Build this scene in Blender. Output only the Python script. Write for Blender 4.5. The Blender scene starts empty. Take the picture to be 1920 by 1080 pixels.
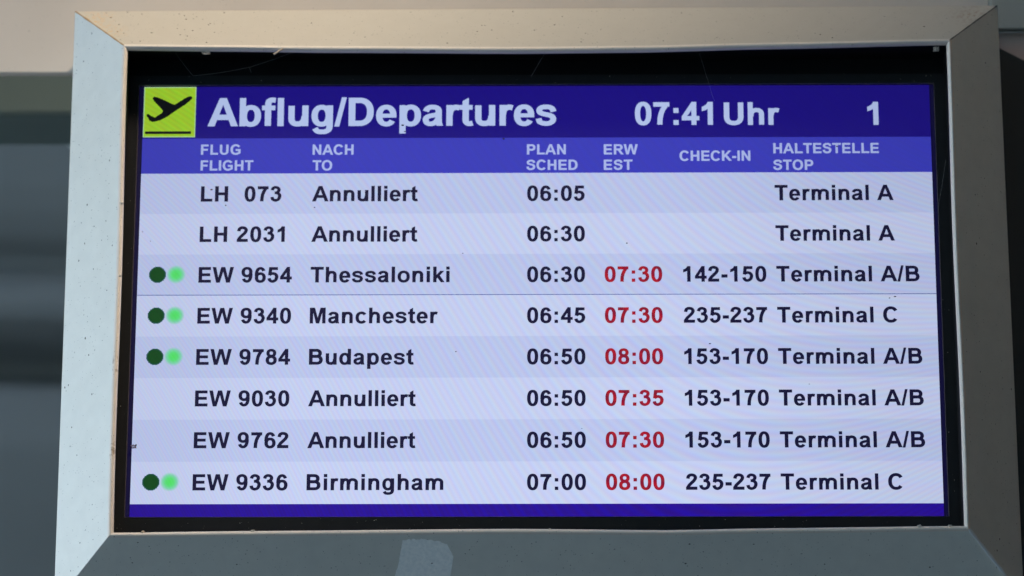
import bpy, math, random
from mathutils import Vector
random.seed(7)
R = math.radians
scene = bpy.context.scene
C = scene.collection

# ------------------------------------------------------------------ camera
cd = bpy.data.cameras.new('camera'); cam = bpy.data.objects.new('camera', cd); C.objects.link(cam)
cam.location = (0.019462, -3.760331, -1.145188)
cam.rotation_euler = (1.869188, -0.001611, 0.011794)
cd.sensor_width = 36.0; cd.lens = 6653.32 / 1920 * 36
cd.clip_start = 0.05; cd.clip_end = 300
cd.dof.use_dof = True; cd.dof.focus_distance = 3.86; cd.dof.aperture_fstop = 3.4
scene.camera = cam

# ------------------------------------------------------------------ light
OPP_X, BLOCKER_ROOF_X = -12.0, -4.2  # extents of the unseen hall added to block light
HX0, HX1, HY0, HY1 = 2.48, 3.30, -3.75, -2.35
BLOCKER_TONE = (.030, .043, .050)
EXPO = 3.1; SKY = 0.15
SUN_AZ, SUN_EL = 48.0, 47.0          # azimuth from straight in front of the monitor towards the right
w = bpy.data.worlds.new('World'); scene.world = w; w.use_nodes = True
nt = w.node_tree; bg = nt.nodes['Background']
sky = nt.nodes.new('ShaderNodeTexSky'); sky.sky_type = 'NISHITA'; sky.sun_disc = False
sky.sun_elevation = R(SUN_EL)
sd = Vector((math.sin(R(SUN_AZ)) * math.cos(R(SUN_EL)), -math.cos(R(SUN_AZ)) * math.cos(R(SUN_EL)), math.sin(R(SUN_EL))))
sky.sun_rotation = math.atan2(sd.x, sd.y)
sky.dust_density = 1.2; sky.air_density = 0.6; sky.ozone_density = 0.3
wb = nt.nodes.new('ShaderNodeMix'); wb.data_type = 'RGBA'; wb.blend_type = 'MULTIPLY'; wb.inputs[0].default_value = 1
wb.inputs[7].default_value = (1.16, .99, .765, 1)      # hazy morning sky, camera balanced for shade
nt.links.new(sky.outputs[0], wb.inputs[6]); nt.links.new(wb.outputs[2], bg.inputs[0]); bg.inputs[1].default_value = SKY
sl = bpy.data.lights.new('sun', 'SUN'); sun = bpy.data.objects.new('sun', sl); C.objects.link(sun)
sl.energy = 0.62; sl.angle = R(9); sl.color = (1.0, 0.86, 0.70)
sun.rotation_euler = sd.to_track_quat('Z', 'Y').to_euler()
scene.view_settings.view_transform = 'Standard'; scene.view_settings.look = 'None'
scene.view_settings.exposure = EXPO; scene.view_settings.gamma = 1.0

# ------------------------------------------------------------------ helpers
def lin(r, g, b):
    f = lambda c: (c / 255 / 12.92) if c / 255 <= 0.04045 else ((c / 255 + 0.055) / 1.055) ** 2.4
    return (f(r), f(g), f(b), 1.0)

def link(o, parent=None):
    C.objects.link(o)
    if parent: o.parent = parent
    return o

def mesh(name, verts, faces, mat=None, parent=None, smooth=None, origin=None):
    if origin is not None:
        verts = [(v[0] - origin[0], v[1] - origin[1], v[2] - origin[2]) for v in verts]
    me = bpy.data.meshes.new(name); me.from_pydata(verts, [], faces); me.update()
    if mat: me.materials.append(mat)
    if smooth is not None:
        me.shade_smooth(); me.set_sharp_from_angle(angle=R(smooth))
    o = bpy.data.objects.new(name, me)
    if origin is not None: o.location = origin
    return link(o, parent)

def boxgeo(x0, x1, y0, y1, z0, z1):
    v = [(x, y, z) for x in (x0, x1) for y in (y0, y1) for z in (z0, z1)]
    f = [(0, 1, 3, 2), (4, 6, 7, 5), (0, 4, 5, 1), (2, 3, 7, 6), (0, 2, 6, 4), (1, 5, 7, 3)]
    return v, f
def box(name, b, mat, parent=None):
    v, f = boxgeo(*b); return mesh(name, v, f, mat, parent)

def bevel(o, wdt, seg=2):
    m = o.modifiers.new('bevel', 'BEVEL'); m.width = wdt; m.segments = seg; m.limit_method = 'ANGLE'
    return o

def thing(o, label, cat, group=None):
    o['label'] = label; o['category'] = cat
    if group: o['group'] = group
    return o

def empty(name, loc, label, cat, group=None):
    o = bpy.data.objects.new(name, None); C.objects.link(o); o.location = loc
    return thing(o, label, cat, group)

def merge(parts):
    V, F = [], []
    for v, f in parts:
        n = len(V); V += list(v); F += [tuple(i + n for i in q) for q in f]
    return V, F

# ------------------------------------------------------------------ materials
def newmat(name):
    m = bpy.data.materials.new(name); m.use_nodes = True
    n = m.node_tree.nodes; return m, n, m.node_tree.links, n['Principled BSDF']

def painted(name, base, rough=0.42, dust_light=None, speck=0.0, stain=None, bump=0.15, spec=0.5, grain=(60, 60, 60), metal=0.0):
    """painted metal: slight mottling, dusty tan with the warm top light painted on upward faces, fly specks"""
    m, n, l, p = newmat(name)
    tc = n.new('ShaderNodeTexCoord')
    mp = n.new('ShaderNodeMapping'); mp.inputs['Scale'].default_value = grain
    l.new(tc.outputs['Object'], mp.inputs[0])
    no = n.new('ShaderNodeTexNoise'); no.inputs['Scale'].default_value = 1.0; no.inputs['Detail'].default_value = 6
    l.new(mp.outputs[0], no.inputs['Vector'])
    big = n.new('ShaderNodeTexNoise'); big.inputs['Scale'].default_value = 5.0; big.inputs['Detail'].default_value = 4
    l.new(tc.outputs['Object'], big.inputs['Vector'])
    r1 = n.new('ShaderNodeMapRange'); r1.inputs[1].default_value = .3; r1.inputs[2].default_value = .7
    r1.inputs[3].default_value = .965; r1.inputs[4].default_value = 1.03
    l.new(no.outputs[0], r1.inputs[0])
    r2 = n.new('ShaderNodeMapRange'); r2.inputs[1].default_value = .3; r2.inputs[2].default_value = .7
    r2.inputs[3].default_value = .98; r2.inputs[4].default_value = 1.02
    l.new(big.outputs[0], r2.inputs[0])
    mu = n.new('ShaderNodeMath'); mu.operation = 'MULTIPLY'; l.new(r1.outputs[0], mu.inputs[0]); l.new(r2.outputs[0], mu.inputs[1])
    col = n.new('ShaderNodeMix'); col.data_type = 'RGBA'; col.blend_type = 'MULTIPLY'; col.inputs[0].default_value = 1
    col.inputs[6].default_value = (*base, 1); l.new(mu.outputs[0], col.inputs[7])
    out = col.outputs[2]
    if dust_light:  # tan on upward faces, also carries the warm light from above
        ge = n.new('ShaderNodeNewGeometry'); sp = n.new('ShaderNodeSeparateXYZ'); l.new(ge.outputs['True Normal'], sp.inputs[0])
        dr = n.new('ShaderNodeMapRange'); dr.inputs[1].default_value = .3; dr.inputs[2].default_value = .75
        dr.inputs[3].default_value = 0; dr.inputs[4].default_value = dust_light[3]; l.new(sp.outputs[2], dr.inputs[0])
        mx = n.new('ShaderNodeMix'); mx.data_type = 'RGBA'; l.new(dr.outputs[0], mx.inputs[0]); l.new(out, mx.inputs[6])
        mx.inputs[7].default_value = (*dust_light[:3], 1); out = mx.outputs[2]
    if stain:      # (x, y, z, radius, colour) blotchy rust / yellow stain round a point
        for (sx, sy, sz, sr, sc) in stain:
            vm = n.new('ShaderNodeVectorMath'); vm.operation = 'DISTANCE'; vm.inputs[1].default_value = (sx, sy, sz)
            l.new(tc.outputs['Object'], vm.inputs[0])
            rr = n.new('ShaderNodeMapRange'); rr.inputs[1].default_value = sr; rr.inputs[2].default_value = 0
            rr.inputs[3].default_value = 0; rr.inputs[4].default_value = 1; l.new(vm.outputs['Value'], rr.inputs[0])
            sn = n.new('ShaderNodeTexNoise'); sn.inputs['Scale'].default_value = 260; sn.inputs['Detail'].default_value = 3
            l.new(tc.outputs['Object'], sn.inputs['Vector'])
            sr_ = n.new('ShaderNodeMapRange'); sr_.inputs[1].default_value = .48; sr_.inputs[2].default_value = .62; l.new(sn.outputs[0], sr_.inputs[0])
            mm = n.new('ShaderNodeMath'); mm.operation = 'MULTIPLY'; l.new(rr.outputs[0], mm.inputs[0]); l.new(sr_.outputs[0], mm.inputs[1])
            if dust_light:
                m2 = n.new('ShaderNodeMath'); m2.operation = 'MULTIPLY'; l.new(mm.outputs[0], m2.inputs[0]); l.new(dr.outputs[0], m2.inputs[1]); mm = m2
            mx = n.new('ShaderNodeMix'); mx.data_type = 'RGBA'; l.new(mm.outputs[0], mx.inputs[0]); l.new(out, mx.inputs[6])
            mx.inputs[7].default_value = (*sc, 1); out = mx.outputs[2]
    if speck:
        for sc, th in ((190, .13), (420, .17)):
            vo = n.new('ShaderNodeTexVoronoi'); vo.inputs['Scale'].default_value = sc
            l.new(tc.outputs['Object'], vo.inputs['Vector'])
            sn = n.new('ShaderNodeSeparateColor'); l.new(vo.outputs['Color'], sn.inputs[0])
            c1 = n.new('ShaderNodeMath'); c1.operation = 'LESS_THAN'; l.new(vo.outputs['Distance'], c1.inputs[0]); c1.inputs[1].default_value = th
            c2 = n.new('ShaderNodeMath'); c2.operation = 'LESS_THAN'; l.new(sn.outputs[0], c2.inputs[0]); c2.inputs[1].default_value = speck
            c3 = n.new('ShaderNodeMath'); c3.operation = 'MULTIPLY'; l.new(c1.outputs[0], c3.inputs[0]); l.new(c2.outputs[0], c3.inputs[1])
            c4 = n.new('ShaderNodeMath'); c4.operation = 'MULTIPLY'; l.new(c3.outputs[0], c4.inputs[0]); c4.inputs[1].default_value = .6
            mx = n.new('ShaderNodeMix'); mx.data_type = 'RGBA'; l.new(c4.outputs[0], mx.inputs[0]); l.new(out, mx.inputs[6])
            mx.inputs[7].default_value = (.09, .075, .055, 1); out = mx.outputs[2]
    l.new(out, p.inputs['Base Color'])
    p.inputs['Roughness'].default_value = rough; p.inputs['Specular IOR Level'].default_value = spec
    p.inputs['Metallic'].default_value = metal
    bu = n.new('ShaderNodeBump'); bu.inputs['Strength'].default_value = bump; bu.inputs['Distance'].default_value = .0006
    l.new(no.outputs[0], bu.inputs['Height']); l.new(bu.outputs[0], p.inputs['Normal'])
    return m

def plain(name, base, rough=.5, spec=.5):
    m, n, l, p = newmat(name)
    no = n.new('ShaderNodeTexNoise'); no.inputs['Scale'].default_value = 90; no.inputs['Detail'].default_value = 5
    tc = n.new('ShaderNodeTexCoord'); l.new(tc.outputs['Object'], no.inputs['Vector'])
    r = n.new('ShaderNodeMapRange'); r.inputs[3].default_value = .8; r.inputs[4].default_value = 1.2; l.new(no.outputs[0], r.inputs[0])
    c = n.new('ShaderNodeMix'); c.data_type = 'RGBA'; c.blend_type = 'MULTIPLY'; c.inputs[0].default_value = 1
    c.inputs[6].default_value = (*base, 1); l.new(r.outputs[0], c.inputs[7]); l.new(c.outputs[2], p.inputs['Base Color'])
    p.inputs['Roughness'].default_value = rough; p.inputs['Specular IOR Level'].default_value = spec
    return m

SCREEN = 2 ** -EXPO     # brightness of the backlight
def lcd(name, rgb, moire=0.03, gradient=None):
    """glowing LCD picture: colour x backlight unevenness x pixel-grid beat pattern"""
    m, n, l, p = newmat(name)
    tc = n.new('ShaderNodeTexCoord'); ge = n.new('ShaderNodeNewGeometry')
    pos = ge.outputs['Position']
    sp = n.new('ShaderNodeSeparateXYZ'); l.new(pos, sp.inputs[0])
    def op(kind, x, y=None):
        k = n.new('ShaderNodeMath'); k.operation = kind
        for q, v_ in enumerate((x, y)):
            if v_ is None: continue
            if isinstance(v_, (int, float)): k.inputs[q].default_value = v_
            else: l.new(v_, k.inputs[q])
        return k.outputs[0]
    def mul(x, y): return op('MULTIPLY', x, y)
    px, pz = sp.outputs[0], sp.outputs[2]
    def beat(F, ax, axx, az, azz, ph, amp):      # curved beat fringes of the pixel grid
        f_ = op('ADD', op('ADD', mul(px, ax), mul(mul(px, px), axx)), op('ADD', mul(pz, az), mul(mul(mul(px, px), pz), azz)))
        return op('ADD', mul(op('SINE', op('ADD', mul(f_, F), ph)), amp), 1.0)
    def chan(ph):
        return mul(beat(1080, .60, -.65, .42, 3.0, ph, moire), beat(330, .9, -.7, .45, 1.5, ph * 1.7 + 1, moire * .55))
    cx = n.new('ShaderNodeCombineXYZ')
    for q, ph in enumerate((0, 1.3, 2.6)): l.new(chan(ph), cx.inputs[q])
    # backlight falls off slowly towards the sides and the top
    fx = n.new('ShaderNodeMapRange'); fx.inputs[1].default_value = .10; fx.inputs[2].default_value = .45
    fx.inputs[3].default_value = 1; fx.inputs[4].default_value = .87; fx.interpolation_type = 'SMOOTHSTEP'; l.new(sp.outputs[0], fx.inputs[0])
    fz = n.new('ShaderNodeMapRange'); fz.inputs[1].default_value = -.2; fz.inputs[2].default_value = .25
    fz.inputs[3].default_value = 1.0; fz.inputs[4].default_value = .92; l.new(sp.outputs[2], fz.inputs[0])
    fl_ = n.new('ShaderNodeMapRange'); fl_.inputs[1].default_value = -.45; fl_.inputs[2].default_value = -.25
    fl_.inputs[3].default_value = .92; fl_.inputs[4].default_value = 1.0; fl_.interpolation_type = 'SMOOTHSTEP'; l.new(sp.outputs[0], fl_.inputs[0])
    fall = mul(mul(fx.outputs[0], fz.outputs[0]), fl_.outputs[0])
    base = n.new('ShaderNodeMix'); base.data_type = 'RGBA'; base.blend_type = 'MULTIPLY'; base.inputs[0].default_value = 1
    if gradient:        # soft lamp symbol: centre colour fading into the row colour
        vm = n.new('ShaderNodeVectorMath'); vm.operation = 'LENGTH'; l.new(tc.outputs['Object'], vm.inputs[0])
        cr = n.new('ShaderNodeValToRGB'); mr = n.new('ShaderNodeMapRange'); mr.inputs[2].default_value = gradient[0]
        l.new(vm.outputs['Value'], mr.inputs[0]); l.new(mr.outputs[0], cr.inputs[0])
        e = cr.color_ramp.elements; e[0].position = 0; e[0].color = lin(*rgb); e[1].position = 1; e[1].color = lin(*gradient[1][-1])
        for k, col in enumerate(gradient[1][:-1]):
            q = cr.color_ramp.elements.new((.42, .72)[k]); q.color = lin(*col)
        l.new(cr.outputs[0], base.inputs[6])
    else:
        base.inputs[6].default_value = lin(*rgb)
    l.new(cx.outputs[0], base.inputs[7])
    l.new(base.outputs[2], p.inputs['Emission Color'])
    st = n.new('ShaderNodeMath'); st.operation = 'MULTIPLY'; l.new(fall, st.inputs[0]); st.inputs[1].default_value = SCREEN
    l.new(st.outputs[0], p.inputs['Emission Strength'])
    p.inputs['Base Color'].default_value = (.008, .008, .01, 1); p.inputs['Roughness'].default_value = .5
    p.inputs['Specular IOR Level'].default_value = .15
    return m

PAINT = (.70, .685, .605)
M_frame = painted('frame_paint', PAINT, rough=.38, dust_light=(.43, .36, .26, .92), speck=.14,
                  stain=[(-.500, -.012, .330, .030, (.62, .36, .12)), (-.478, -.028, .306, .022, (.60, .38, .16)), (.495, -.01, .33, .035, (.34, .20, .12))], bump=.25)
M_lip = painted('worn_sunlit_edge', (.74, .655, .55), rough=.45, speck=.2, stain=[(-.4565, -.047, -.09, .012, (.22, .13, .05)), (-.4555, -.047, -.185, .012, (.24, .15, .06))], bump=.3)  # tan dirty edge, made paler to carry the sun along the lip
M_seal = plain('black_rubber', (.004, .004, .004), .6, .2)
M_bezel = plain('black_plastic', (.016, .0155, .015), .4, .22)
M_bezel_edge = plain('bezel_edge_highlight', (.10, .08, .075), .35, .6)  # light caught on the bezel edge, painted as a paler colour
M_shade = painted('shaded_end_paint', (.34, .345, .30), rough=.6, speck=.03, bump=.1, grain=(14, 14, 14))  # darker fascia paint: the shade at the right end is in the colour
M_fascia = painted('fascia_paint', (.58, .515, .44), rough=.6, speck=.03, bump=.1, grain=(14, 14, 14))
M_green = painted('green_grey_paint', (.135, .18, .16), rough=.55, bump=.1, grain=(9, 9, 9))
M_clad = painted('blue_grey_sheet', (.19, .215, .215), rough=.5, bump=.1, grain=(4, 4, 7))
M_steel_shade = painted('dark_steel_and_shade', (.035, .036, .034), rough=.6, bump=.1)
M_brown = painted('brown_board', (.50, .37, .30), rough=.7, bump=.2)
M_dirt = plain('dry_dirt', (.06, .045, .03), .9, .2)
M_pale = plain('pale_fluff', (.55, .50, .42), .9, .2)
M_straw = plain('dry_straw', (.55, .42, .28), .7, .3)

# ------------------------------------------------------------------ lettering (bold grotesque, drawn by pen strokes)
def arc(cx, cy, rx, ry, a0, a1, e=2.25, n=18):
    out = []
    for i in range(n + 1):
        a = R(a0 + (a1 - a0) * i / n); c, s = math.cos(a), math.sin(a)
        out.append((cx + rx * math.copysign(abs(c) ** (2 / e), c), cy + ry * math.copysign(abs(s) ** (2 / e), s)))
    return out
def spline(p, n=5):
    out = []
    for i in range(len(p) - 1):
        a, b, c, d = p[max(i - 1, 0)], p[i], p[i + 1], p[min(i + 2, len(p) - 1)]
        for k in range(n):
            t = k / n
            out.append(tuple(.5 * (2 * b[j] + (c[j] - a[j]) * t + (2 * a[j] - 5 * b[j] + 4 * c[j] - d[j]) * t * t + (3 * b[j] - a[j] - 3 * c[j] + d[j]) * t ** 3) for j in (0, 1)))
    return out + [p[-1]]
BOLD = 17
def S(path, tx=137, ty=106, closed=False):
    tx += BOLD; ty += BOLD
    n = len(path); L, Rr = [], []
    for i in range(n):
        if closed: a, b = path[(i - 1) % n], path[(i + 1) % n]
        else: a, b = path[max(i - 1, 0)], path[min(i + 1, n - 1)]
        dx, dy = b[0] - a[0], b[1] - a[1]; q = math.hypot(dx, dy) or 1
        nx, ny = -dy / q * tx / 2, dx / q * ty / 2
        L.append((path[i][0] + nx, path[i][1] + ny)); Rr.append((path[i][0] - nx, path[i][1] - ny))
    f = [(i, i + 1, n + i + 1, n + i) for i in range(n - 1)]
    if closed: f.append((n - 1, 0, n, 2 * n - 1))
    return L + Rr, f
def P(*pts):
    n = len(pts); ar = sum(pts[i][0] * pts[(i + 1) % n][1] - pts[(i + 1) % n][0] * pts[i][1] for i in range(n))
    w_ = BOLD / 2 * (1 if ar > 0 else -1); out = []
    for i in range(n):          # grow the outline a little: heavier weight
        a, b, c = pts[i - 1], pts[i], pts[(i + 1) % n]
        l1 = math.hypot(b[0] - a[0], b[1] - a[1]) or 1; l2 = math.hypot(c[0] - b[0], c[1] - b[1]) or 1
        n1 = ((b[1] - a[1]) / l1, -(b[0] - a[0]) / l1); n2 = ((c[1] - b[1]) / l2, -(c[0] - b[0]) / l2)
        k = 1 + n1[0] * n2[0] + n1[1] * n2[1]; k = max(k, .6)
        out.append((b[0] + (n1[0] + n2[0]) / k * w_, b[1] + (n1[1] + n2[1]) / k * w_))
    return out, [tuple(range(n))]
def B(x0, y0, x1, y1): return P((x0, y0), (x1, y0), (x1, y1), (x0, y1))
def ring(cx, cy, rx, ry, tx=137, ty=106, e=2.25): return S(arc(cx, cy, rx, ry, 0, 360, e, 40)[:-1], tx, ty, True)
def flipx(g, wd): return [([(wd - x, y) for x, y in v], f) for v, f in g]
def rot(g, wd, h): return [([(wd - x, h - y) for x, y in v], f) for v, f in g]

bowl_b = [B(66, 0, 200, 716), ring(333, 259, 172, 221)]
arch = lambda x, r, h: S(spline([(x, 270), (x + 22, 385), (x + 95, 458), (x + 180, 470), (r - 60, 452), (r - 8, 385), (r, 290)]) + [(r, 0)], 137, 116)
six = [ring(288, 226, 170, 184, 140, 112), S(arc(288, 348, 175, 310, 33, 186, 2.3, 26), 137, 112)]
GL = {
 ' ': (278, []),
 '0': (556, [ring(278, 354, 169, 312, 140, 114, 2.35)]),
 '1': (556, [B(254, 0, 392, 716), P((262, 716), (300, 716), (392, 716), (300, 560), (254, 515), (190, 475), (79, 436), (79, 560), (150, 592), (215, 640))]),
 '2': (556, [S(spline([(104, 495), (130, 600), (200, 655), (285, 664), (375, 640), (428, 575), (425, 500), (370, 410), (270, 310), (165, 205), (100, 90), (96, 60)]), 138, 118), B(28, 0, 508, 127)]),
 '3': (556, [S(spline([(104, 525), (135, 610), (200, 655), (265, 663), (350, 640), (400, 585), (402, 510), (355, 440), (280, 405), (215, 398)]), 136, 112),
             S(spline([(215, 402), (300, 398), (385, 365), (438, 295), (440, 205), (385, 95), (270, 45), (175, 68), (120, 125), (100, 205)]), 137, 112)]),
 '4': (556, [B(312, 0, 445, 716), B(22, 144, 312, 263), B(445, 144, 532, 263), P((22, 263), (160, 263), (312, 480), (312, 716))]),
 '5': (556, [B(130, 586, 482, 708), P((105, 708), (60, 345), (178, 325), (240, 625), (240, 708)), S(spline([(115, 345), (190, 400), (280, 415), (375, 385), (432, 310), (436, 220), (390, 110), (270, 46), (180, 65), (125, 120), (102, 195)]), 139, 115)]),
 '6': (556, six), '9': (556, rot(six, 556, 708)),
 '7': (556, [B(44, 582, 512, 708), S([(435, 650), (385, 585), (320, 480), (268, 350), (238, 200), (226, 0)], 140, 120)]),
 '8': (556, [ring(278, 530, 148, 134, 132, 108), ring(278, 206, 171, 160, 138, 114)]),
 ':': (333, [B(98, 0, 236, 137), B(98, 382, 236, 519)]),
 '-': (333, [B(44, 190, 302, 327)]),
 '/': (278, [P((0, -12), (104, -12), (277, 728), (174, 728))]),
 'A': (722, [P((0, 0), (155, 0), (362, 575), (362, 716), (283, 716)), P((722, 0), (567, 0), (362, 575), (362, 716), (439, 716)), P((205, 163), (517, 163), (474, 284), (248, 284))]),
 'B': (722, [B(73, 0, 220, 716), S([(150, 655), (380, 655)] + arc(395, 518, 160, 137, 85, -85) + [(380, 381), (150, 381)], 146, 121), S([(150, 372), (400, 372)] + arc(420, 216, 178, 156, 85, -85) + [(400, 60), (150, 60)], 148, 120)]),
 'C': (722, [S(arc(378, 358, 262, 311, 33, 322, 2.2, 34), 150, 122)]),
 'D': (722, [B(77, 0, 225, 716), S([(150, 656), (320, 656)] + arc(330, 358, 270, 298, 88, -88, 2.3, 26) + [(320, 60), (150, 60)], 148, 121)]),
 'E': (667, [B(73, 0, 220, 716), B(220, 0, 618, 121), B(220, 302, 580, 422), B(220, 595, 605, 716)]),
 'F': (611, [B(73, 0, 220, 716), B(220, 291, 528, 411), B(220, 595, 566, 716)]),
 'G': (778, [S(arc(392, 358, 275, 311, 36, 306, 2.2, 34), 150, 122), B(400, 264, 714, 387), P((714, 300), (574, 300), (574, 165), (500, 105), (560, 25), (640, 55), (714, 100))]),
 'H': (722, [B(73, 0, 221, 716), B(500, 0, 648, 716), B(221, 300, 500, 422)]),
 'I': (278, [B(68, 0, 216, 716)]),
 'K': (722, [B(73, 0, 221, 716), P((221, 215), (221, 395), (510, 716), (702, 716), (400, 405)), P((292, 295), (396, 402), (724, 0), (533, 0))]),
 'L': (611, [B(76, 0, 224, 711), B(224, 0, 583, 121)]),
 'M': (833, [B(72, 0, 206, 716), B(627, 0, 761, 716), P((206, 716), (288, 716), (417, 228), (417, 0), (348, 0), (206, 565)), P((627, 716), (545, 716), (417, 228), (417, 0), (485, 0), (627, 565))]),
 'N': (722, [B(74, 0, 212, 716), B(510, 0, 648, 716), P((212, 716), (212, 470), (508, 0), (510, 0), (510, 238))]),
 'O': (778, [ring(389, 358, 272, 311, 150, 122, 2.2)]),
 'P': (667, [B(73, 0, 221, 716), S([(150, 656), (380, 656)] + arc(395, 492, 165, 164, 85, -85) + [(380, 328), (150, 328)], 146, 121)]),
 'R': (722, [B(73, 0, 221, 716), S([(150, 656), (400, 656)] + arc(415, 504, 170, 152, 85, -85) + [(400, 352), (150, 352)], 146, 118), P((310, 300), (430, 345), (520, 270), (722, 0), (544, 0), (400, 205), (330, 285))]),
 'S': (667, [S(spline([(552, 505), (520, 595), (440, 650), (335, 660), (215, 640), (140, 575), (138, 490), (200, 425), (335, 388), (465, 345), (535, 285), (538, 190), (480, 95), (340, 52), (215, 70), (135, 130), (112, 235)]), 146, 118)]),
 'T': (611, [B(21, 595, 590, 716), B(232, 0, 379, 595)]),
 'U': (722, [S([(147, 716), (147, 300)] + arc(361, 268, 214, 214, 180, 360, 2.4, 22) + [(575, 300), (575, 716)], 148, 122)]),
 'W': (944, [P((171, 0), (4, 716), (152, 716), (258, 224), (387, 716), (472, 716), (472, 535), (326, 0)), P((773, 0), (940, 716), (792, 716), (686, 224), (557, 716), (472, 716), (472, 535), (618, 0))]),
 'a': (556, [S(spline([(103, 365), (135, 430), (195, 468), (275, 476), (365, 458), (412, 400), (415, 320)]) + [(415, 130)], 137, 104), P((347, 170), (484, 170), (488, 80), (512, 0), (375, 0), (350, 70)),
             S(spline([(420, 300), (320, 270), (200, 245), (120, 205), (100, 140), (130, 70), (205, 42), (290, 55), (360, 105), (400, 175)]), 130, 100)]),
 'b': (611, bowl_b), 'd': (611, flipx(bowl_b, 611)),
 'c': (556, [S(arc(300, 259, 190, 221, 36, 322, 2.25, 30), 137, 108)]),
 'e': (556, [S(arc(280, 259, 172, 221, 2, 326, 2.25, 34), 137, 104), B(110, 214, 519, 300)]),
 'f': (333, [S([(153, 0), (153, 545)] + spline([(153, 575), (175, 640), (235, 670), (335, 662)]), 137, 112), B(12, 415, 320, 519)]),
 'g': (611, [B(411, 20, 545, 519), flipx([ring(333, 259, 172, 221)], 611)[0], S([(477, 60)] + spline([(477, -20), (450, -105), (370, -150), (290, -158), (180, -143), (118, -65)]), 135, 104)]),
 'h': (611, [B(66, 0, 203, 716), arch(150, 472, 0)]),
 'i': (278, [B(72, 0, 209, 519), B(72, 590, 209, 716)]),
 'k': (556, [B(66, 0, 203, 716), P((203, 160), (203, 320), (375, 519), (545, 519), (340, 300)), P((243, 215), (345, 315), (560, 0), (408, 0))]),
 'l': (278, [B(72, 0, 209, 716)]),
 'm': (889, [B(61, 0, 198, 519), S(spline([(145, 270), (165, 385), (225, 455), (300, 470), (365, 450), (405, 385), (411, 310)]) + [(411, 0)], 137, 116), S(spline([(430, 270), (450, 385), (520, 460), (610, 470), (690, 452), (754, 385), (760, 300)]) + [(760, 0)], 137, 116)]),
 'n': (611, [B(66, 0, 203, 519), arch(150, 472, 0)]),
 'o': (611, [ring(306, 259, 199, 221)]),
 'p': (611, [B(66, -198, 203, 519), ring(333, 259, 172, 221)]),
 'r': (389, [B(66, 0, 203, 519), S(spline([(140, 260), (165, 385), (225, 450), (300, 470), (380, 452)]), 130, 118)]),
 's': (556, [S(spline([(455, 350), (420, 430), (345, 468), (265, 474), (170, 462), (112, 410), (120, 340), (185, 300), (290, 275), (390, 245), (440, 195), (435, 115), (370, 60), (280, 43), (180, 55), (115, 95), (90, 175)]), 130, 102)]),
 't': (333, [B(84, 130, 221, 600), P((84, 600), (221, 600), (221, 705), (84, 625)), S(spline([(152, 180), (160, 95), (205, 52), (260, 46), (325, 60)]), 137, 108), B(10, 415, 312, 519)]),
 'u': (611, rot([B(66, 0, 203, 519), arch(150, 472, 0)], 611, 519)),
}
def ink(ch):
    xs = [p[0] for v, f in GL[ch][1] for p in v]; return min(xs), max(xs)
def lettering(name, text, x0, x1, z0, cap, mat, parent, depth=-.0010):
    """set text with its ink running from x0 to x1 (metres), cap height cap, baseline z0"""
    k = cap / .716 / 1000
    adv = sum(GL[c][0] for c in text[:-1])
    i0, i1 = ink(text[0])[0], ink(text[-1])[1]
    nat = (adv - i0 + i1) * k
    sp = (x1 - x0 - nat) / max(len(text) - 1, 1) if len(text) > 1 else 0
    x = x0 - i0 * k; V, F = [], []
    for c in text:
        for j, (v, f) in enumerate(GL[c][1]):
            n = len(V)
            V += [(x + p[0] * k, depth - j * .00002, z0 + p[1] * k) for p in v]
            F += [tuple(i + n for i in q) for q in f]
        x += GL[c][0] * k + sp
    return mesh(name, V, F, mat, parent)

# ------------------------------------------------------------------ the departures monitor
mon = empty('departures_monitor', (0, 0, 0), 'large flight departures screen in a pale grey metal frame with slanting sides', 'monitor')

def lerp(a, b, t): return a + (b - a) * t
def table(pts):
    def f(t):
        for (a, va), (b, vb) in zip(pts, pts[1:]):
            if t <= b:
                s = (t - a) / (b - a); s = s * s * (3 - 2 * s) * .5 + s * .5
                return lerp(va, vb, s)
        return pts[-1][1]
    return f
top_in = table([(0, .2772), (.12, .2758), (.25, .2740), (.48, .2722), (.62, .2732), (.78, .2768), (1, .2810)])
bot_in = table([(0, -.2765), (.17, -.2748), (.47, -.2728), (.65, -.2745), (.77, -.2725), (1, -.2702)])
corners_in = [(-.4568, .2772), (.4582, .2810), (.4592, -.2702), (-.4540, -.2765)]
corners_out = [(-.5255, .3440), (.5245, .3478), (.5265, -.3400), (-.5225, -.3460)]
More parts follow.
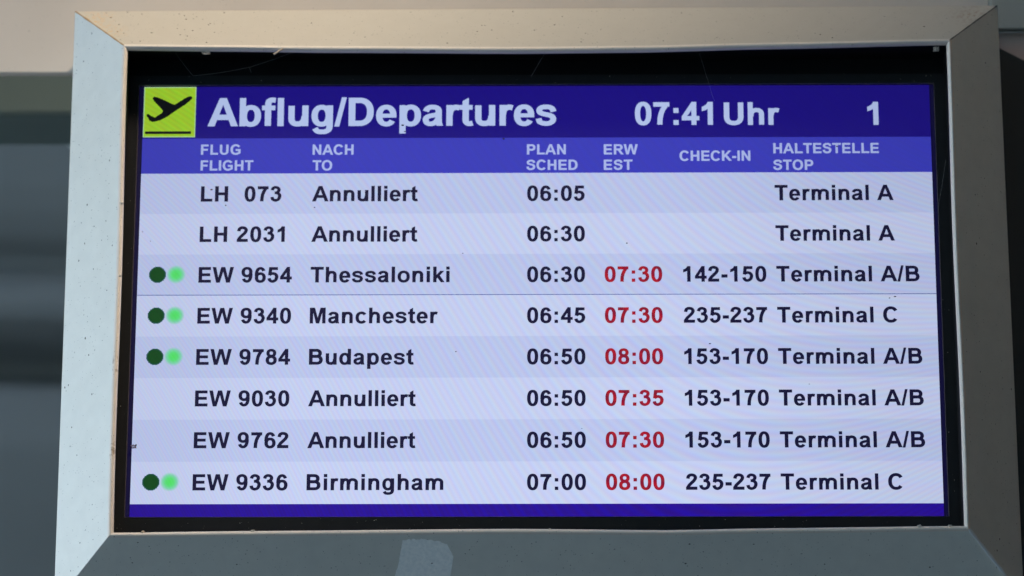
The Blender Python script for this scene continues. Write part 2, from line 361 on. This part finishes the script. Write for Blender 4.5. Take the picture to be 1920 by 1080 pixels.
# profile: fraction outward, depth
prof = [(.03, -.0385), (.002, -.0425), (.0, -.0450), (.008, -.0472), (.024, -.0487), (.044, -.0494), (.064, -.0492), (.078, -.0484),
        (.09, -.0474), (.97, .0022), (.985, .0034), (.995, .0050), (1.0, .0072), (1.0, .010), (1.0, .105)]
def rail(i, n=40):
    a_in, b_in = corners_in[i], corners_in[(i + 1) % 4]; a_out, b_out = corners_out[i], corners_out[(i + 1) % 4]
    V = []
    for s in range(n + 1):
        t = s / n
        xi, zi = lerp(a_in[0], b_in[0], t), lerp(a_in[1], b_in[1], t)
        if i == 0: zi = top_in(t)
        if i == 2: zi = bot_in(1 - t)
        if i in (1, 3): xi += .0006 * math.sin(t * 9 + i)
        xo, zo = lerp(a_out[0], b_out[0], t), lerp(a_out[1], b_out[1], t)
        for q, y in prof:
            V.append((lerp(xi, xo, q), y, lerp(zi, zo, q)))
    m = len(prof); F = [(s * m + k, s * m + k + 1, (s + 1) * m + k + 1, (s + 1) * m + k) for s in range(n) for k in range(m - 1)]
    o = mesh('frame_rail', V, F, M_frame, mon, smooth=35)
    o.data.materials.append(M_lip)
    for k, p_ in enumerate(o.data.polygons):
        if k % (m - 1) < 8: p_.material_index = 1
    return o
rails = [rail(i) for i in range(4)]
for o, t in zip(rails, ('upper rail, lit warm from above', None, None, None)):
    pass
M_joint_tan = painted('rusty_joint', (.36, .24, .12), rough=.8, bump=.6)
M_joint_dark = painted('dark_joint', (.10, .09, .08), rough=.8, bump=.4)
def joint(c_in, c_out, mat, r, lift):
    V, F = [], []; n = 14
    pr = [(q, y) for q, y in prof[6:]][:8]; pts = []
    for a in range(len(pr) - 1):
        for s in range(n if a == 2 else 1):
            t = s / (n if a == 2 else 1); q = lerp(pr[a][0], pr[a + 1][0], t); y = lerp(pr[a][1], pr[a + 1][1], t)
            pts.append(Vector((lerp(c_in[0], c_out[0], q), y - lift, lerp(c_in[1], c_out[1], q))))
    for i_, p in enumerate(pts):
        rr = r * random.uniform(.6, 1.3)
        for k in range(6):
            an = math.pi * k / 3; V.append((p.x + rr * math.cos(an), p.y + rr * .55 * math.sin(an), p.z - rr * math.cos(an) * (1 if c_in[0] * c_in[1] > 0 else -1)))
    for i_ in range(len(pts) - 1):
        for k in range(6): F.append((i_ * 6 + k, i_ * 6 + (k + 1) % 6, (i_ + 1) * 6 + (k + 1) % 6, (i_ + 1) * 6 + k))
    return mesh('mitre_joint', V, F, mat, mon, smooth=60)
joint((-.4568, .2772), corners_out[0], M_joint_tan, .0007, 0)['label'] = 'rust-stained upper left mitre joint'
joint((.4582, .2810), corners_out[1], M_joint_dark, .0006, 0)['label'] = 'dark upper right mitre joint'
joint((.4592, -.2702), corners_out[2], painted('ridge_highlight', (.85, .88, .86), rough=.35), .0012, .0009)['label'] = 'lower right mitre joint with a highlight painted on its raised edge'  # pale colour paints the highlight along this ridge
# recessed black reveal between the frame and the LCD, back box of the housing
def ringbox(b_out, b_in, y0, y1):
    (X0, X1, Z0, Z1), (x0, x1, z0, z1) = b_out, b_in
    return merge([boxgeo(X0, X1, y0, y1, z1, Z1), boxgeo(X0, X1, y0, y1, Z0, z0), boxgeo(X0, x0, y0, y1, z0, z1), boxgeo(x1, X1, y0, y1, z0, z1)])
v, f = ringbox((-.4640, .4655, -.2830, .2880), (-.4590, .4605, -.2780, .2830), -.0370, .0020); mesh('inner_reveal', v, f, M_seal, mon)
box('back_box', (-.515, .517, .012, .118, -.332, .338), M_steel_shade, mon)
# LCD module
v, f = ringbox((-.4600, .4610, -.2785, .262), (-.4482, .4482, -.2496, .2508), -.0040, .006); bez = mesh('lcd_bezel', v, f, M_bezel, mon)
v, f = ringbox((-.4600, .4610, .262, .2835), (-.4599, .4609, .2621, .2834), .002, .008)
box('bezel_gap', (-.460, .461, .0022, .008, .2622, .2835), M_seal, bez)
v, f = ringbox((-.4482, .4482, -.2500, .2508), (-.4478, .4478, -.2496, .2504), -.0044, .004); mesh('bezel_lip', v, f, M_bezel_edge, bez)

NAVY = lcd('screen_edge_glow', (14, 9, 52), .02)
TITLE = lcd('screen_title_blue', (28, 14, 128), .03)
HEAD = lcd('screen_heading_blue', (60, 62, 188), .03)
FOOT = lcd('screen_footer_violet', (40, 12, 148), .12)
DARKROW = lcd('screen_row_blue', (188, 199, 237), .040)
LITEROW = lcd('screen_row_pale', (198, 208, 242), .036)
WHITE = lcd('screen_white_text', (182, 199, 240), .01)
HTEXT = lcd('screen_heading_text', (172, 186, 238), .01)
INK = lcd('screen_dark_text', (22, 20, 54), .05)
RED = lcd('screen_red_text', (154, 22, 46), .22)
LINE = lcd('screen_line', (70, 90, 160), 0)
LIME = lcd('screen_lime', (160, 206, 48), .06)
LIMEEDGE = lcd('screen_lime_edge', (178, 222, 150), .02)
PICT = lcd('screen_pictogram', (14, 16, 18), 0)
DKGREEN = lcd('screen_dark_green', (18, 74, 28), .06)
DKTEAL = lcd('screen_dark_green_edge', (28, 84, 74), .04)

panel = box('display_panel', (-.4476, .4476, .0004, .020, -.2494, .2502), NAVY, mon)
XL, XR = -.4428, .4428
def slab(name, x0, x1, z0, z1, mat, parent, y=-.0003):
    return box(name, (x0, x1, y, .0003, z0, z1), mat, parent)
Z = lambda *a: a
tb = slab('title_bar', XL, XR, .1880, .2498, TITLE, mon)
hb = slab('heading_bar', XL, XR, .1462, .1880, HEAD, mon)
fb = slab('footer_bar', XL, XR, -.2490, -.2343, FOOT, mon)

lettering('title_text', 'Abflug/Departures', -.3699, .0229, .2026, .0330, WHITE, tb)
lettering('clock_time', '07:41', .1112, .1990, .2029, .0268, WHITE, tb)
lettering('clock_unit', 'Uhr', .2112, .2738, .2026, .0266, WHITE, tb)
lettering('page_number', '1', .3724, .3860, .2024, .0268, WHITE, tb)
for nm, tx, a, b, z in (('heading_flight_german', 'FLUG', -.3764, -.3318, .1685), ('heading_flight_english', 'FLIGHT', -.3763, -.3170, .1497),
        ('heading_destination_german', 'NACH', -.2509, -.2048, .1682), ('heading_destination_english', 'TO', -.2506, -.2285, .1495),
        ('heading_scheduled_german', 'PLAN', -.0103, .0334, .1679), ('heading_scheduled_english', 'SCHED', -.0108, .0465, .1495),
        ('heading_expected_german', 'ERW', .0759, .1141, .1677), ('heading_expected_english', 'EST', .0758, .1080, .1494),
        ('heading_check_in', 'CHECK-IN', .1607, .2401, .1599),
        ('heading_stop_german', 'HALTESTELLE', .2659, .3841, .1686), ('heading_stop_english', 'STOP', .2655, .3103, .1489)):
    lettering(nm, tx, a, b, z, .0119, HTEXT, hb)

# departure pictogram
IX0, IX1, IZ0, IZ1 = -.4420, -.3838, .1895, .2490
pic = box('departure_pictogram', (IX0, IX1, -.0010, -.0002, IZ0, IZ1), LIME, mon)
e = .0007
v, f = ringbox((IX0 - e * .4, IX1 + e * .4, IZ0 - e * .4, IZ1 + e * .4), (IX0 + e, IX1 - e, IZ0 + e, IZ1 - e), -.0013, -.0011)
mesh('pictogram_border', v, f, LIMEEDGE, pic)
pl = [(905, 355), (890, 340), (850, 340), (800, 363), (740, 400), (640, 463), (600, 450), (560, 430), (510, 405), (400, 358), (330, 338), (302, 368), (330, 412),
      (400, 482), (465, 555), (445, 588), (400, 615), (340, 655), (325, 645), (285, 630), (245, 600), (215, 608), (217, 632), (245, 665), (262, 700), (300, 718),
      (340, 718), (430, 692), (530, 642), (630, 572), (720, 512), (800, 462), (862, 412), (898, 378)]
def icp(X, Y, y): return (lerp(IX0, IX1, (X - 168 - (743 - (Y - 200)) * .02) / 779), y, lerp(IZ1, IZ0, (Y - 200) / 743))
jag = []      # the symbol is drawn in coarse screen pixels: slightly stepped outline
for (a, b) in zip(pl, pl[1:] + pl[:1]):
    q = icp(*a, -.0016); r = icp(*b, -.0016); d = max(2, int(math.hypot(q[0] - r[0], q[2] - r[2]) / .0014))
    for s in range(d):
        x, z = lerp(q[0], r[0], s / d), lerp(q[2], r[2], s / d)
        jag.append((x, -.0016, z + (.00022 if s % 2 else -.00012)))
mesh('aeroplane_symbol', jag, [tuple(range(len(jag)))], PICT, pic)
q = [icp(X, Y, -.0016) for X, Y in ((198, 860), (892, 860), (890, 900), (198, 900))]
mesh('runway_line', q, [(0, 1, 2, 3)], PICT, pic)

# flight rows
rows = [('LH  073', 'Annulliert', '06:05', None, None, 'Terminal A'),
        ('LH 2031', 'Annulliert', '06:30', None, None, 'Terminal A'),
        ('EW 9654', 'Thessaloniki', '06:30', '07:30', '142-150', 'Terminal A/B'),
        ('EW 9340', 'Manchester', '06:45', '07:30', '235-237', 'Terminal C'),
        ('EW 9784', 'Budapest', '06:50', '08:00', '153-170', 'Terminal A/B'),
        ('EW 9030', 'Annulliert', '06:50', '07:35', '153-170', 'Terminal A/B'),
        ('EW 9762', 'Annulliert', '06:50', '07:30', '153-170', 'Terminal A/B'),
        ('EW 9336', 'Birmingham', '07:00', '08:00', '235-237', 'Terminal C')]
fl_end = {'LH  073': -.2848, 'LH 2031': -.2800}
ds_end = {'Annulliert': -.1320, 'Thessaloniki': -.0960, 'Manchester': -.1087, 'Budapest': -.1347, 'Birmingham': -.1012}
PITCH = .04756; CAP = .0178
for i, (fl, ds, sc, es, ck, st) in enumerate(rows):
    zt = .1462 - PITCH * i; zb = zt - PITCH
    row = slab('flight_row', XL, XR, zb, zt, DARKROW if i % 2 == 0 else LITEROW, mon)
    bl = .1131 - .04743 * i
    dz = 0
    lettering('flight_number', fl, -.3750, fl_end.get(fl, -.2712), bl, CAP, INK, row)
    lettering('destination', ds, -.2505, ds_end[ds], bl, CAP, INK, row)
    lettering('scheduled_time', sc, -.0100, .0543, bl, CAP, INK, row)
    if es:
        lettering('estimated_time', es, .0760, .1399, bl, CAP, RED, row)
        lettering('check_in_counters', ck, .1631, .2553, bl, CAP, INK, row)
    lettering('stop_name', st, .2664, {'Terminal A': .3990, 'Terminal C': .3991}.get(st, .4249), bl, CAP, INK, row)
    if i in (2, 3, 4, 7):
        cz = bl + .0092
        # left lamp: dark green disc drawn in coarse pixels
        px = .00078; rr = .0094; V, F = [], []
        V2, F2 = [], []
        n = 13
        for a in range(-n, n):
            zc = (a + .5) * px
            if abs(zc) >= rr: continue
            hw = round(math.sqrt(rr * rr - zc * zc) / px) * px
            k = len(V); V += [(-.4207 - hw, -.0008, cz + zc - px / 2), (-.4207 + hw, -.0008, cz + zc - px / 2), (-.4207 + hw, -.0008, cz + zc + px / 2), (-.4207 - hw, -.0008, cz + zc + px / 2)]
            F.append((k, k + 1, k + 2, k + 3))
        dk = mesh('status_light', V, F, DKTEAL, row)
        cv = [(-.4207 + .0081 * math.cos(R(a)), -.0011, cz + .0081 * math.sin(R(a))) for a in range(0, 360, 10)]
        V = []
        lt_bg = (198, 208, 242) if i % 2 else (188, 199, 237)
        G = lcd('screen_glow_green', (84, 226, 100), .028, (.0110, [(92, 226, 122), (130, 214, 178), lt_bg]))
        cv2 = [(.0108 * math.cos(R(a)), 0, .0108 * math.sin(R(a))) for a in range(0, 360, 10)]
        g = mesh('status_light', cv2, [tuple(range(36))], G, row); g.location = (-.4001, -.0006, cz + .0003)
        mesh('flight_row_dot_core', cv, [tuple(range(36))], DKGREEN, row).name = 'status_light_core'
    if i == 2:
        box('divider_line', (XL, XR, -.0006, -.0002, zb - .0001, zb + .0006), LINE, row)

# ------------------------------------------------------------------ dirt, tape, webs
def bump_blob(c, n, u, r, h, sides=6):
    """little lump lying on a surface: centre c, normal n, tangent u"""
    n = Vector(n).normalized(); u = Vector(u).normalized(); w_ = n.cross(u)
    V = []
    for s, k in ((1, 0), (.7, .7)):
        for a in range(sides):
            an = 2 * math.pi * a / sides + random.random() * .5; q = r * s * (.7 + .6 * random.random())
            V.append(tuple(Vector(c) + u * q * math.cos(an) * 1.3 + w_ * q * math.sin(an) * .8 + n * (h * k - .0001)))
    V.append(tuple(Vector(c) + n * h))
    F = [(a, (a + 1) % sides, sides + (a + 1) % sides, sides + a) for a in range(sides)]
    F += [(sides + a, sides + (a + 1) % sides, 2 * sides) for a in range(sides)]
    return V, F
def on_rail(i, t, q):
    a_in, b_in = corners_in[i], corners_in[(i + 1) % 4]; a_out, b_out = corners_out[i], corners_out[(i + 1) % 4]
    xi, zi = lerp(a_in[0], b_in[0], t), lerp(a_in[1], b_in[1], t)
    if i == 0: zi = top_in(t)
    if i == 2: zi = bot_in(1 - t)
    xo, zo = lerp(a_out[0], b_out[0], t), lerp(a_out[1], b_out[1], t)
    for (q0, y0), (q1, y1) in zip(prof[2:], prof[3:]):
        if q <= q1: y = lerp(y0, y1, (q - q0) / (q1 - q0)); break
    return (lerp(xi, xo, q), y, lerp(zi, zo, q))
NORM = [(0, -.78, .62), (.78 * .8, -.78, 0), (0, -.78, -.62), (-.62, -.78, 0)]
TAN = [(1, 0, 0), (0, 0, 1), (1, 0, 0), (0, 0, 1)]
for i, cnt in enumerate((165, 50, 80, 85)):
    parts = []
    for _ in range(cnt):
        t = random.random() if random.random() < .75 or i else random.random() * .16
        q = .15 + .82 * random.random() ** (1.5 if i == 0 else 1)
        r = .00036 + .0007 * random.random() ** 3
        parts.append(bump_blob(on_rail(i, t, q), NORM[i], TAN[i], r, r * .5))
    v, f = merge(parts); o = mesh('dirt_specks', v, f, M_dirt, rails[i]); o['kind'] = 'stuff'
parts = []
for (x, z, r) in ((-.347, .1085, .0008), (-.363, .1268, .0011), (-.2475, .1058, .0008), (-.0815, .0517, .0006), (.101, .0632, .0008), (-.0886, -.062, .0007),
                  (.397, .0005, .0011), (.391, -.0013, .0008), (-.0365, .1865, .0012), (.3372, .1765, .0009), (.1915, -.0535, .0011), (-.439, .0777, .0006),
                  (.352, .2455, .0007), (-.4295, .0665, .0006), (-.15, .203, .0012), (-.1475, .1955, .0008), (.027, .21, .0008), (.30, -.1, .0005), (.05, -.15, .0005)):
    parts.append(bump_blob((x, -.0012, z), (0, -1, 0), (1, 0, 0), r, r * .5))
v, f = merge(parts); o = mesh('dirt_specks', v, f, M_dirt, panel); o['kind'] = 'stuff'

parts = []
for _ in range(130):
    u = random.random()
    if u < .6: c = (random.uniform(-.455, .455), -.0045, random.uniform(-.272, -.2515))
    elif u < .8: c = (random.choice((-1, 1)) * random.uniform(.449, .4565), -.0045, random.uniform(-.27, .25))
    else: c = (random.uniform(-.455, .455), -.0045, random.uniform(.252, .262))
    r = .00015 + .0003 * random.random() ** 3; parts.append(bump_blob(c, (0, -1, 0), (1, 0, 0), r, r * .4))
v, f = merge(parts); o = mesh('dust_specks', v, f, M_pale, bez); o['kind'] = 'stuff'

# pale flecks: small crumbs as things on the ledge of the opening
def crumb(i, t, q, r, label, mat=M_pale, name='crumb', h=1.0):
    c = on_rail(i, t, q); vv = []
    V, F = merge([bump_blob((random.uniform(-1, 1) * r * .5, random.uniform(-.5, .2) * r * .5, random.uniform(-.3, .3) * r), (random.uniform(-.5, .5), -1, .6), (1, 0, .2), r * random.uniform(.5, .9), r * h, 7) for _ in range(4)])
    o = mesh(name, V, F, mat); o.location = c; thing(o, label, 'crumb', 'crumbs and fluff caught on the frame'); return o
crumb(0, .055, .95, .0011, 'tiny bright fleck on the outer edge of the upper rail, left of the middle')
crumb(0, .028, .62, .0010, 'tiny bright fleck beside the rusty upper left mitre')
crumb(0, .053, .40, .0012, 'bright fleck lying on the upper rail just inside the upper left corner')
crumb(0, .885, .02, .0013, 'grey fluff hanging under the upper rail, above the page number 1')
crumb(2, .0180 + .0, .01, .0021, 'pale crumb on the lower ledge nearest the lower right corner of the opening')
crumb(2, .054, .01, .0023, 'pale crumb on the lower ledge below the C of the last row')
crumb(2, .835, .01, .0017, 'pale crumb on the lower ledge below the gap between flight number and Birmingham')
crumb(2, .965, .01, .0020, 'brownish crumb on the lower ledge nearest the lower left corner', M_straw)
crumb(2, .487, .01, .0014, 'small pale crumb on the lower ledge below the time 07:00')
crumb(3, .52, .02, .0016, 'white fluff on the left ledge of the opening beside the heading bar')
crumb(3, .67, .02, .0017, 'white fluff on the left ledge of the opening level with the title', M_pale)

def tube(pts, r, sides=5):
    V, F = [], []
    for i, p in enumerate(pts):
        a = Vector(pts[max(i - 1, 0)]); b = Vector(pts[min(i + 1, len(pts) - 1)]); d = (b - a).normalized()
        u = d.cross(Vector((0, 1, .2))).normalized(); w_ = d.cross(u)
        for k in range(sides):
            an = 2 * math.pi * k / sides; V.append(tuple(Vector(p) + (u * math.cos(an) + w_ * math.sin(an)) * r))
    for i in range(len(pts) - 1):
        for k in range(sides): F.append((i * sides + k, i * sides + (k + 1) % sides, (i + 1) * sides + (k + 1) % sides, (i + 1) * sides + k))
    return V, F
def sagging(a, b, sag, n=10):
    return [tuple(lerp(a[k], b[k], s / n) - (sag * 4 * (s / n) * (1 - s / n) if k == 2 else 0) for k in range(3)) for s in range(n + 1)]
M_web = plain('spider_silk', (.42, .40, .36), .5, .5)
def web(paths, r, label):
    v, f = merge([tube(p, r) for p in paths]); o = mesh('cobweb', v, f, M_web); return thing(o, label, 'cobweb', 'cobweb threads across the black surround')
web([sagging((-.4040, -.040, .2760), (-.3857, -.02, .2559), .001), sagging((-.3857, -.02, .2559), (-.3223, -.02, .2659), .0012),
     sagging((-.3223, -.02, .2659), (-.2740, -.035, .2775), .0005), sagging((-.3223, -.02, .2655), (-.3205, -.02, .2600), 0, 3)], .00009,
    'longest cobweb thread, kinked, in the black surround above the word Abflug')
web([sagging((.0091, -.038, .2735), (-.0053, -.02, .2542), 0)], .00010, 'short slanting cobweb thread above the end of the word Departures')
web([sagging((.1831, -.038, .2745), (.2000, -.012, .2268), -.0004)], .00008, 'faint cobweb thread running down over the word Uhr')
web([sagging((.4554, -.030, .1503), (.4460, -.014, .0959), .0005)], .00008, 'faint cobweb thread in the right black surround beside Terminal A')
# straw bit and fluff
sp_ = on_rail(0, .187, .0)
v, f = merge([tube([(sp_[0] - .007, -.050, sp_[2] - .0050), (sp_[0] - .003, -.051, sp_[2] - .0028), (sp_[0] + .001, -.0515, sp_[2] - .0002), (sp_[0] + .0035, -.0510, sp_[2] + .0015)], .0011, 7)])
thing(mesh('straw_bit', v, f, M_straw), 'short straw-coloured fibre stuck under the upper rail near its left end', 'fibre')
def fluff(c, rad, n, label, mat=M_pale, ry=.4):
    paths = []
    for _ in range(n):
        p = [Vector(c) + Vector((random.uniform(-1, 1) * rad[0], random.uniform(-.002, .0), random.uniform(-1, 1) * rad[1])) for _ in range(4)]
        paths.append([tuple(q) for q in p])
    v, f = merge([tube(p, .00030, 4) for p in paths]); return thing(mesh('lint', v, f, mat), label, 'lint', 'lint caught on the frame')
fluff((-.3690, -.0440, .2735), (.0055, .0016), 7, 'tangle of lint under the upper rail left of the straw-coloured fibre')
fluff((-.4560, -.0440, -.228), (.0014, .0085), 12, 'long tuft of grey lint on the left ledge beside the Birmingham row')
fluff((-.4575, -.0440, .124), (.0012, .0085), 10, 'tuft of grey lint on the left ledge beside the LH 073 row')
fluff((.4470, -.0430, .2765), (.0040, .0030), 9, 'wisp of lint in the upper right corner of the opening')
fluff((-.4405, -.0030, -.1700), (.0035, .0028), 7, 'dark pinkish lint on the left edge of the screen beside the EW 9762 row', plain('pink_lint', (.20, .13, .13), .9, .1))

# masking tape on the lower rail
def rail_tape(x, q, lift):
    a, b = lerp(corners_in[2][0], corners_out[2][0], q), lerp(corners_in[3][0], corners_out[3][0], q); t = (a - x) / (a - b); p = Vector(on_rail(2, t, q)); return p + Vector((0, -.78, -.62)) * lift
m_tape, n_, l_, p_ = newmat('translucent_tape')
tcn = n_.new('ShaderNodeTexCoord'); nn = n_.new('ShaderNodeTexNoise'); nn.inputs['Scale'].default_value = 300; nn.inputs['Detail'].default_value = 3
l_.new(tcn.outputs['Object'], nn.inputs['Vector'])
cr = n_.new('ShaderNodeValToRGB'); cr.color_ramp.elements[0].position = .35; cr.color_ramp.elements[1].position = .68
cr.color_ramp.elements[0].color = (.86, .87, .82, 1); cr.color_ramp.elements[1].color = (1, .99, .92, 1)
l_.new(nn.outputs[0], cr.inputs[0]); l_.new(cr.outputs[0], p_.inputs['Base Color'])
p_.inputs['Roughness'].default_value = .55; p_.inputs['Specular IOR Level'].default_value = 1.0; p_.inputs['Sheen Weight'].default_value = 1.0
TA = [(-.1440, .155), (-.1360, .150), (-.1260, .140), (-.1180, .145), (-.1090, .165), (-.1000, .185), (-.0925, .200)]
cols = 26; rws = 22; V = []
def pw(tb, t):
    for (a, va), (b, vb) in zip(tb, tb[1:]):
        if t <= b: return lerp(va, vb, (t - a) / (b - a))
    return tb[-1][1]
torn = [random.uniform(-.010, .010) for _ in range(cols + 1)]
for r_ in range(rws + 1):
    s = r_ / rws
    left = pw([(0, -.1430), (.38, -.1480), (.46, -.1490), (.50, -.1505), (.64, -.1532), (1, -.1600)], s) + random.uniform(-.00025, .00025)
    right = pw([(0, -.0955), (.05, -.0942), (.22, -.0888), (.64, -.0932), (1, -.0972)], s)
    for c_ in range(cols + 1):
        u = c_ / cols; x = lerp(left, right, u)
        qt = .158 - .020 * math.sin(u * 3.0) + .055 * u * u + torn[c_]
        q = lerp(qt, .96, s)
        lift = .00010 + .00002 * math.sin(u * 9 + s * 7) + (.0 * max(0, (u - .92) / .08) * max(0, 1 - abs(s - .12) / .13))
        V.append(tuple(rail_tape(x, q, lift)))
F = [(r_ * (cols + 1) + c_, r_ * (cols + 1) + c_ + 1, (r_ + 1) * (cols + 1) + c_ + 1, (r_ + 1) * (cols + 1) + c_) for r_ in range(rws) for c_ in range(cols)]
tape = mesh('tape_strip', V, F, m_tape)
sm = tape.modifiers.new('thick', 'SOLIDIFY'); sm.thickness = .00006
thing(tape, 'torn strip of translucent pale tape stuck on the lower rail of the monitor frame', 'tape')

# ------------------------------------------------------------------ what is behind the monitor
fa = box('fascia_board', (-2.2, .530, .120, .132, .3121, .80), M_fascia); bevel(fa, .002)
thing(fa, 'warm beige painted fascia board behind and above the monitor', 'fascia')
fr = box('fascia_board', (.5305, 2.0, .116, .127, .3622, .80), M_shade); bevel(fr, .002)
thing(fr, 'end piece of the fascia, its shade painted in as grey, beyond the upper right corner of the monitor', 'fascia')
br = box('brown_board', (.5305, 2.0, .128, .160, -.6, .3620), M_brown)
thing(br, 'dim brown board between the fascia and the shadow plate at the right edge', 'board')
pts = [(.30, .4574), (.5333, .3242), (.5622, .3077), (1.3, -.113), (1.3, -.9), (.30, -.9)]
V = [(x, .122, z) for x, z in pts] + [(x, .140, z) for x, z in pts]; n = len(pts)
pts2 = [(.30, .36), (.5333, .3290), (.5365, .3388), (.5650, .3230), (1.3, -.085), (1.3, -.9), (.30, -.9)]
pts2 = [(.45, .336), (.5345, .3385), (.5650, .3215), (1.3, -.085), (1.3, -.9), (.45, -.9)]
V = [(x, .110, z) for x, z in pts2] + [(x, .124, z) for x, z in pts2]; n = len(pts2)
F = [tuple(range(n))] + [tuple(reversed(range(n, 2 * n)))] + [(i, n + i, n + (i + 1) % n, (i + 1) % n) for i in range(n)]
thing(mesh('shadow_plate', V, F, M_steel_shade), 'black plate with a slanting top edge, standing in for the shade right of the monitor', 'plate')  # added sheet, stands in for the monitor's slanting shadow
gb = box('wall_beam', (-2.6, .2, .50, .62, .3976, .75), M_green); bevel(gb, .006)
thing(gb, 'dull green horizontal beam below the fascia at the left', 'beam')
clad = empty('wall_cladding', (0, 2.4, 0), 'blurred blue-grey sheet cladding left of the monitor, in soft horizontal folds', 'cladding')
folds = [[(1.9, 0), (.92, 0), (.87, .02), (.83, .05), (.80, .09), (.785, .095)],
         [(.782, .095), (.765, .08), (.745, .03), (.72, .005), (.69, 0), (.665, .01), (.64, .06), (.615, .15), (.595, .17)],
         [(.592, .17), (.57, .14), (.55, .06), (.53, .015), (.50, 0), (.42, .0), (.34, .03), (.20, .10), (-.2, .20), (-2.0, .3)]]
for fo in folds:
    pts = []
    for (za, ya), (zb, yb) in zip(fo, fo[1:]):
        for s_ in range(4): pts.append((lerp(za, zb, s_ / 4), lerp(ya, yb, s_ / 4)))
    pts.append(fo[-1]); V = []
    for z, y in pts: V += [(-4.2, y, z + .12), (1.5, y, z - .03)]
    m_ = len(pts); V += [(x, y + .05, z) for x, y, z in V]
    F = [(2 * a, 2 * a + 2, 2 * a + 3, 2 * a + 1) for a in range(m_ - 1)] + [(2 * m_ + 2 * a, 2 * m_ + 2 * a + 1, 2 * m_ + 2 * a + 3, 2 * m_ + 2 * a + 2) for a in range(m_ - 1)]
    mesh('panel', V, F, M_clad, clad, smooth=60)
V = [(-.655, .70, .50), (-.56, .70, .50), (-.56, .70, .39), (-.632, .70, .435)]
V += [(x, y + .03, z) for x, y, z in V]
thing(mesh('pale_wedge', V, [(3, 2, 1, 0), (4, 5, 6, 7), (0, 1, 5, 4), (1, 2, 6, 5), (2, 3, 7, 6), (3, 0, 4, 7)], painted('wedge_grey', (.38, .44, .43), rough=.5)), 'blurred pale grey patch under the green beam beside the upper left of the frame', 'wedge')  # pale wedge-shaped patch below the beam

gm = painted('paving', (.42, .46, .46), rough=.8, grain=(3, 3, 3))
g = box('ground', (-150, 150, -150, 150, -3.2, -3.0), gm); g['kind'] = 'structure'
# made-up hall out of view, added to block and shape the light: open to the sky at the left only, with one
# overhead opening placed so the sun fades along the upper rail
M_blocker = painted('blocker_concrete', BLOCKER_TONE, rough=.9, grain=(6, 6, 6), spec=.2)
hall = empty('light_blocker_hall', (0, 0, 0), 'unseen hall added to block and shape the light, open at the left', 'light blocker')
box('blocker_wall', (OPP_X, 7.2, -8.3, -8.0, -3.0, 5.0), painted('cool_bounce_wall', (.09, .20, .28), rough=.9, grain=(6, 6, 6), spec=.2), hall)  # added front side, tinted blue to bounce cool light onto the frame
box('blocker_wall', (7.0, 7.2, -8.0, .9, -3.0, 5.0), M_blocker, hall)
v, f = merge([boxgeo(BLOCKER_ROOF_X, HX0, -8.3, 3.6, 5.0, 5.2), boxgeo(HX1, 7.2, -8.3, 3.6, 5.0, 5.2), boxgeo(HX0, HX1, -8.3, HY0, 5.0, 5.2), boxgeo(HX0, HX1, HY1, 3.6, 5.0, 5.2)])
mesh('blocker_roof', v, f, M_blocker, hall)
box('blocker_wall', (BLOCKER_ROOF_X, 7.2, 3.4, 3.6, -3.0, 5.0), M_blocker, hall)
box('blocker_floor', (-1.6, 7.2, -8.3, 3.6, -3.05, -2.95), painted('dark_blocker_slab', (.035, .042, .052), rough=.9, grain=(3, 3, 3)), hall)  # dark slab added to cut warm bounce from the sun patch
